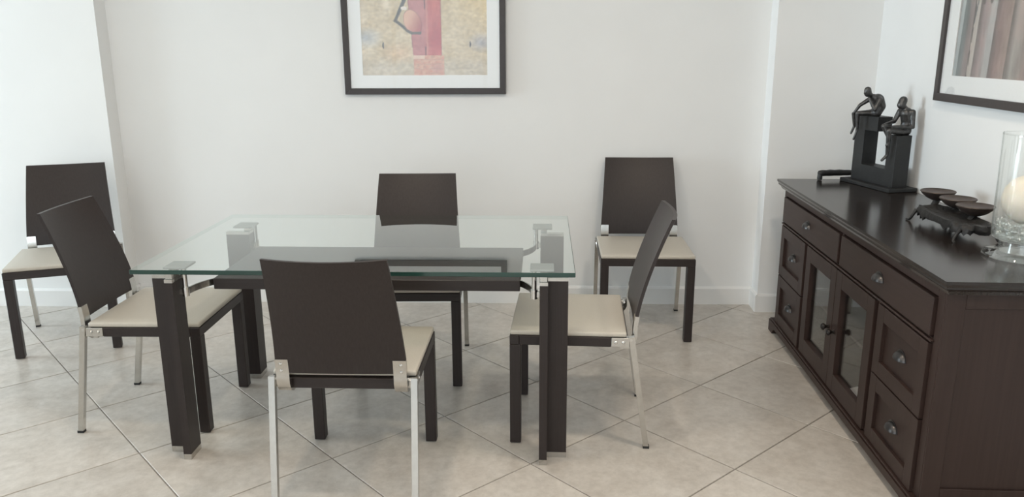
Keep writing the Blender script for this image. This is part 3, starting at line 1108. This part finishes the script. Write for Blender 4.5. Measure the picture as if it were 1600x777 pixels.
def figure(J, bones, rad, root, label):
    """one continuous body: tapered limbs fused by a voxel remesh"""
    rr = {n: (sum(r) / 2 if isinstance(r, tuple) else r) * FAT for n, r in rad.items()}
    mb = MB()
    for a, b_ in bones:
        capsule(mb, SP(*J[a]), SP(*J[b_]), rr[a], rr[b_])
    capsule(mb, SP(*J['ls']), SP(*J['rs']), rr['ls'], rr['rs'])
    # brow, nose and feet give the head a front
    f, c = SP(*J['face']), SP(*J['crown'])
    mid = (f + c) / 2
    capsule(mb, mid + Vector((0, -rr['face'] * .80, .001)), mid + Vector((0, -rr['face'] * 1.02, -.006)), .0035, .0042)
    o = mb.build('tmp_figure', M['bronze'])
    rm = o.modifiers.new('remesh', 'REMESH')
    rm.mode = 'VOXEL'
    rm.voxel_size = 0.0022
    rm.use_smooth_shade = True
    sm = o.modifiers.new('smooth', 'SMOOTH')
    sm.factor, sm.iterations = 0.5, 6
    dg = bpy.context.evaluated_depsgraph_get()
    me2 = bpy.data.meshes.new_from_object(o.evaluated_get(dg))
    bpy.data.objects.remove(o)
    me2.materials.clear()
    me2.materials.append(M['bronze'])
    f = bpy.data.objects.new('seated_figure', me2)
    COL.objects.link(f)
    f.parent = sc_t
    me2.polygons.foreach_set('use_smooth', [True] * len(me2.polygons))
    f['label'] = label
    return f


J1 = {'pelvis': (-.200, .022, 1.184), 'spine': (-.198, .034, 1.214), 'chest': (-.200, .022, 1.244), 'neck': (-.202, -.014, 1.264), 'face': (-.202, -.034, 1.276), 'crown': (-.200, -.038, 1.292),
      'ls': (-.228, .004, 1.250), 'le': (-.252, -.036, 1.216), 'lh': (-.268, -.052, 1.178), 'rs': (-.170, .012, 1.248), 're': (-.168, -.012, 1.200), 'rh': (-.190, -.032, 1.252),
      'k1': (-.238, -.054, 1.178), 'a1': (-.240, -.046, 1.092), 't1': (-.247, -.056, 1.050), 'k2': (-.278, -.046, 1.172), 'a2': (-.280, -.036, 1.110), 't2': (-.284, -.048, 1.076), 'h1': (-.215, .005, 1.180), 'h2': (-.235, .010, 1.180)}
B1 = [('pelvis', 'spine'), ('spine', 'chest'), ('chest', 'neck'), ('neck', 'face'), ('face', 'crown'), ('chest', 'ls'), ('ls', 'le'), ('le', 'lh'), ('chest', 'rs'), ('rs', 're'), ('re', 'rh'), ('pelvis', 'h1'), ('h1', 'k1'), ('k1', 'a1'), ('a1', 't1'), ('pelvis', 'h2'), ('h2', 'k2'), ('k2', 'a2'), ('a2', 't2')]
R1 = {'pelvis': .023, 'spine': (.025, .027), 'chest': (.026, .028), 'neck': .010, 'face': .016, 'crown': .015, 'ls': .011, 'le': .008, 'lh': .006, 'rs': .011, 're': .009, 'rh': .006, 'k1': .010, 'a1': .006, 't1': .005, 'k2': .010, 'a2': .006, 't2': .005, 'h1': .014, 'h2': .014}
figure(J1, B1, R1, 'pelvis', 'upper bronze figure, chin resting on its hand')
J2 = {'pelvis': (-.035, .066, 1.110), 'spine': (-.035, .070, 1.150), 'chest': (-.035, .062, 1.190), 'neck': (-.035, .050, 1.218), 'face': (-.036, .030, 1.230), 'crown': (-.035, .037, 1.252),
      'ls': (-.066, .050, 1.200), 'le': (-.074, .030, 1.150), 'lh': (-.062, -.026, 1.140), 'rs': (-.008, .074, 1.198), 're': (.000, .076, 1.130), 'rh': (-.016, -.016, 1.132),
      'h1': (-.050, .040, 1.108), 'k1': (-.048, -.042, 1.132), 'a1': (-.028, -.018, 1.068), 't1': (-.024, -.034, 1.044), 'h2': (-.022, .040, 1.106), 'k2': (-.020, -.032, 1.112), 'a2': (-.030, -.022, .996), 't2': (-.036, -.042, .972)}
R2 = {'pelvis': .024, 'spine': (.024, .022), 'chest': (.028, .024), 'neck': .010, 'face': .017, 'crown': .017, 'ls': .012, 'le': .009, 'lh': .006, 'rs': .012, 're': .009, 'rh': .006, 'h1': .015, 'k1': .011, 'a1': .007, 't1': .006, 'h2': .015, 'k2': .011, 'a2': .007, 't2': .006}
B2 = [('pelvis', 'spine'), ('spine', 'chest'), ('chest', 'neck'), ('neck', 'face'), ('face', 'crown'), ('chest', 'ls'), ('ls', 'le'), ('le', 'lh'), ('chest', 'rs'), ('rs', 're'), ('re', 'rh'), ('pelvis', 'h1'), ('h1', 'k1'), ('k1', 'a1'), ('a1', 't1'), ('pelvis', 'h2'), ('h2', 'k2'), ('k2', 'a2'), ('a2', 't2')]
figure(J2, B2, R2, 'pelvis', 'lower bronze figure, looking down with arms on its knees')

# ------------------------------------------------------------------ carved stick lying behind the sculpture
st = MB()
z_ = ZT_ + .001
st.tube([(1.334, 4.178, z_ + .034), (1.340, 4.180, z_ + .035), (1.356, 4.186, z_ + .0355), (1.378, 4.193, z_ + .035), (1.400, 4.199, z_ + .0355), (1.424, 4.204, z_ + .035), (1.448, 4.207, z_ + .0355), (1.472, 4.207, z_ + .0355), (1.496, 4.207, z_ + .0355), (1.524, 4.207, z_ + .0355)],
        [.007, .0145, .0165, .0155, .0170, .0155, .0165, .0150, .0150, .0120], 16)
st.tube([(1.346, 4.182, z_ + .036), (1.344, 4.180, z_ + .024), (1.343, 4.178, z_ + .010), (1.343, 4.177, z_ + .001)], [.013, .0125, .0135, .011], 14)
tag(st.build('carved_stick', M['slate'], None, 50), 'short dark carved stick lying on the far end of the sideboard behind the sculpture', 'carving')

# ------------------------------------------------------------------ three-dish candle holder
ch = thing('candle_holder', 'dark metal candle holder with three round brown dishes on a rough footed tray', 'candle holder', (1.465, 3.005, ZT_ + .0005))
# tray: ragged bark-like trough
mb = MB()
N = 64
rows = []
for scl, zz, amp in ((.80, .032, .004), (1.02, .034, .009), (1.05, .048, .006), (1.00, .062, .005), (.86, .064, .006), (.66, .056, .006), (.40, .054, .005), (.15, .055, .003)):
    ring = []
    for k in range(N):
        a = 2 * PI * k / N
        ca, sa = math.cos(a), math.sin(a)
        x = .066 * math.copysign(abs(ca) ** .6, ca)
        y = .205 * math.copysign(abs(sa) ** .6, sa)
        j_ = 1 + .09 * noise.noise(Vector((ca * 5, sa * 9, zz * 40)))
        dz = amp * noise.noise(Vector((x * 45, y * 38, scl * 7)))
        if .03 < zz < .04 and scl > 1:
            dz -= max(0, noise.noise(Vector((x * 60, y * 60, 9)))) * .022
        ring.append((x * scl * j_, y * (1 - (1 - scl) * .6) * j_, zz + 1.6 * dz))
    rows.append(ring + ring[:1])
vs = mb.grid(rows)
mb.bm.faces.new([v for v in vs[0][:-1]])
mb.bm.faces.new([v for v in vs[-1][:-1]])
bmesh.ops.remove_doubles(mb.bm, verts=mb.bm.verts, dist=1e-5)
bmesh.ops.recalc_face_normals(mb.bm, faces=mb.bm.faces)
mb.build('tray', M['castiron'], ch, 50)
for x, y in ((-.055, .18), (.055, .18), (-.055, -.18), (.055, -.18)):
    sx, sy = math.copysign(1, x), math.copysign(1, y)
    MB().tube([(x, y, .046), (x + sx * .010, y - sy * .002, .030), (x + sx * .018, y - sy * .001, .014), (x + sx * .022, y + sy * .004, .005), (x + sx * .026, y + sy * .022, .0035)], [.008, .0062, .0052, .0045, .0035], 10).build('leg', M['castiron'], ch, 50)
for (x, y, zt) in ((.058, .262, .108), (.066, .112, .106), (.062, -.030, .105)):
    d = MB().lathe([(0, zt - .010), (.036, zt - .008), (.058, zt - .003), (.064, zt), (.066, zt - .003), (.058, zt - .014), (.042, zt - .028), (.022, zt - .038), (0, zt - .040)], 40, (x, y, 0)).build('dish', M['rust'], ch, 40)
    MB().tube([(x * .8, y, .045), (x, y, zt - .036)], [.013, .012], 12).build('stem', M['castiron'], d, 40)

# ------------------------------------------------------------------ hurricane vase with candle
VX, VY = 1.519, 2.635
va = thing('hurricane_vase', 'tall clear glass hurricane vase on a footed base at the near end of the sideboard', 'vase', (VX, VY, ZT_ + .0005))
MB().lathe([(0, 0), (.112, 0), (.116, .004), (.114, .009), (.080, .013), (.070, .018), (.067, .05), (.066, .016), (0, .010)], 48).build('foot', M['vase_glass'], va, 40)
MB().lathe([(.0665, .048), (.068, .055), (.086, .057), (.094, .064), (.096, .085), (.101, .40), (.0985, .40), (.0935, .085), (.091, .068), (.084, .061), (0, .060), (0, .054), (.0665, .052)], 64).build('bowl', M['vase_glass'], va, 40)
MB().lathe([(.101, .398), (.1015, .402), (.0995, .4035), (.098, .402)], 64, closed=True).build('rim', M['vase_glass'], va, 40)
zc = ZT_ + .0005 + .061
cd = MB()
cd.lathe([(0, .006), (.030, .008), (.052, .022), (.070, .050), (.076, .080), (.070, .112), (.052, .140), (.028, .153), (.010, .154), (0, .152)], 36)
cdo = cd.build('candle', M['wax'], None, 60)
cdo.location = (VX, VY, zc + .044)
cdo.scale = (1.06, 1.06, 1.04)
tag(cdo, 'round cream ball candle inside the glass hurricane vase', 'candle')
wk = MB().tube([(0, 0, .150), (.001, 0, .160), (.003, .001, .166)], .0012, 6).build('wick', M['rubber'], cdo)
peb = None
k = 0
for ring, nn, zz in ((.076, 17, .012), (.077, 17, .032), (.078, 17, .052), (.045, 10, .012), (.042, 9, .034)):
    for i in range(nn):
        a = 2 * PI * (i + .37 * ring * 100 + zz * 13) / nn
        if peb is None:
            mb = MB().lathe([(0, -.011), (.007, -.009), (.0115, -.003), (.0115, .003), (.007, .009), (0, .011)], 12)
            peb = mb.build('glass_pebble', M['pebble_glass'], None, 60)
            pb = peb
        else:
            pb = bpy.data.objects.new('glass_pebble', peb.data)
            COL.objects.link(pb)
        pb.location = (VX + ring * math.cos(a), VY + ring * math.sin(a), zc + zz)
        pb.rotation_euler = (.4 * math.sin(i * 3), .4 * math.cos(i * 5), i)
        tag(pb, 'small clear glass pebble round the candle inside the hurricane vase', 'pebble', 'glass pebbles in the hurricane vase')

# ------------------------------------------------------------------ render preferences that belong to the scene
scene.cycles.use_denoising = True
scene.cycles.max_bounces = 12
scene.cycles.transparent_max_bounces = 24
scene.cycles.caustics_reflective = False
scene.cycles.caustics_refractive = False
scene.cycles.sample_clamp_indirect = 6.0
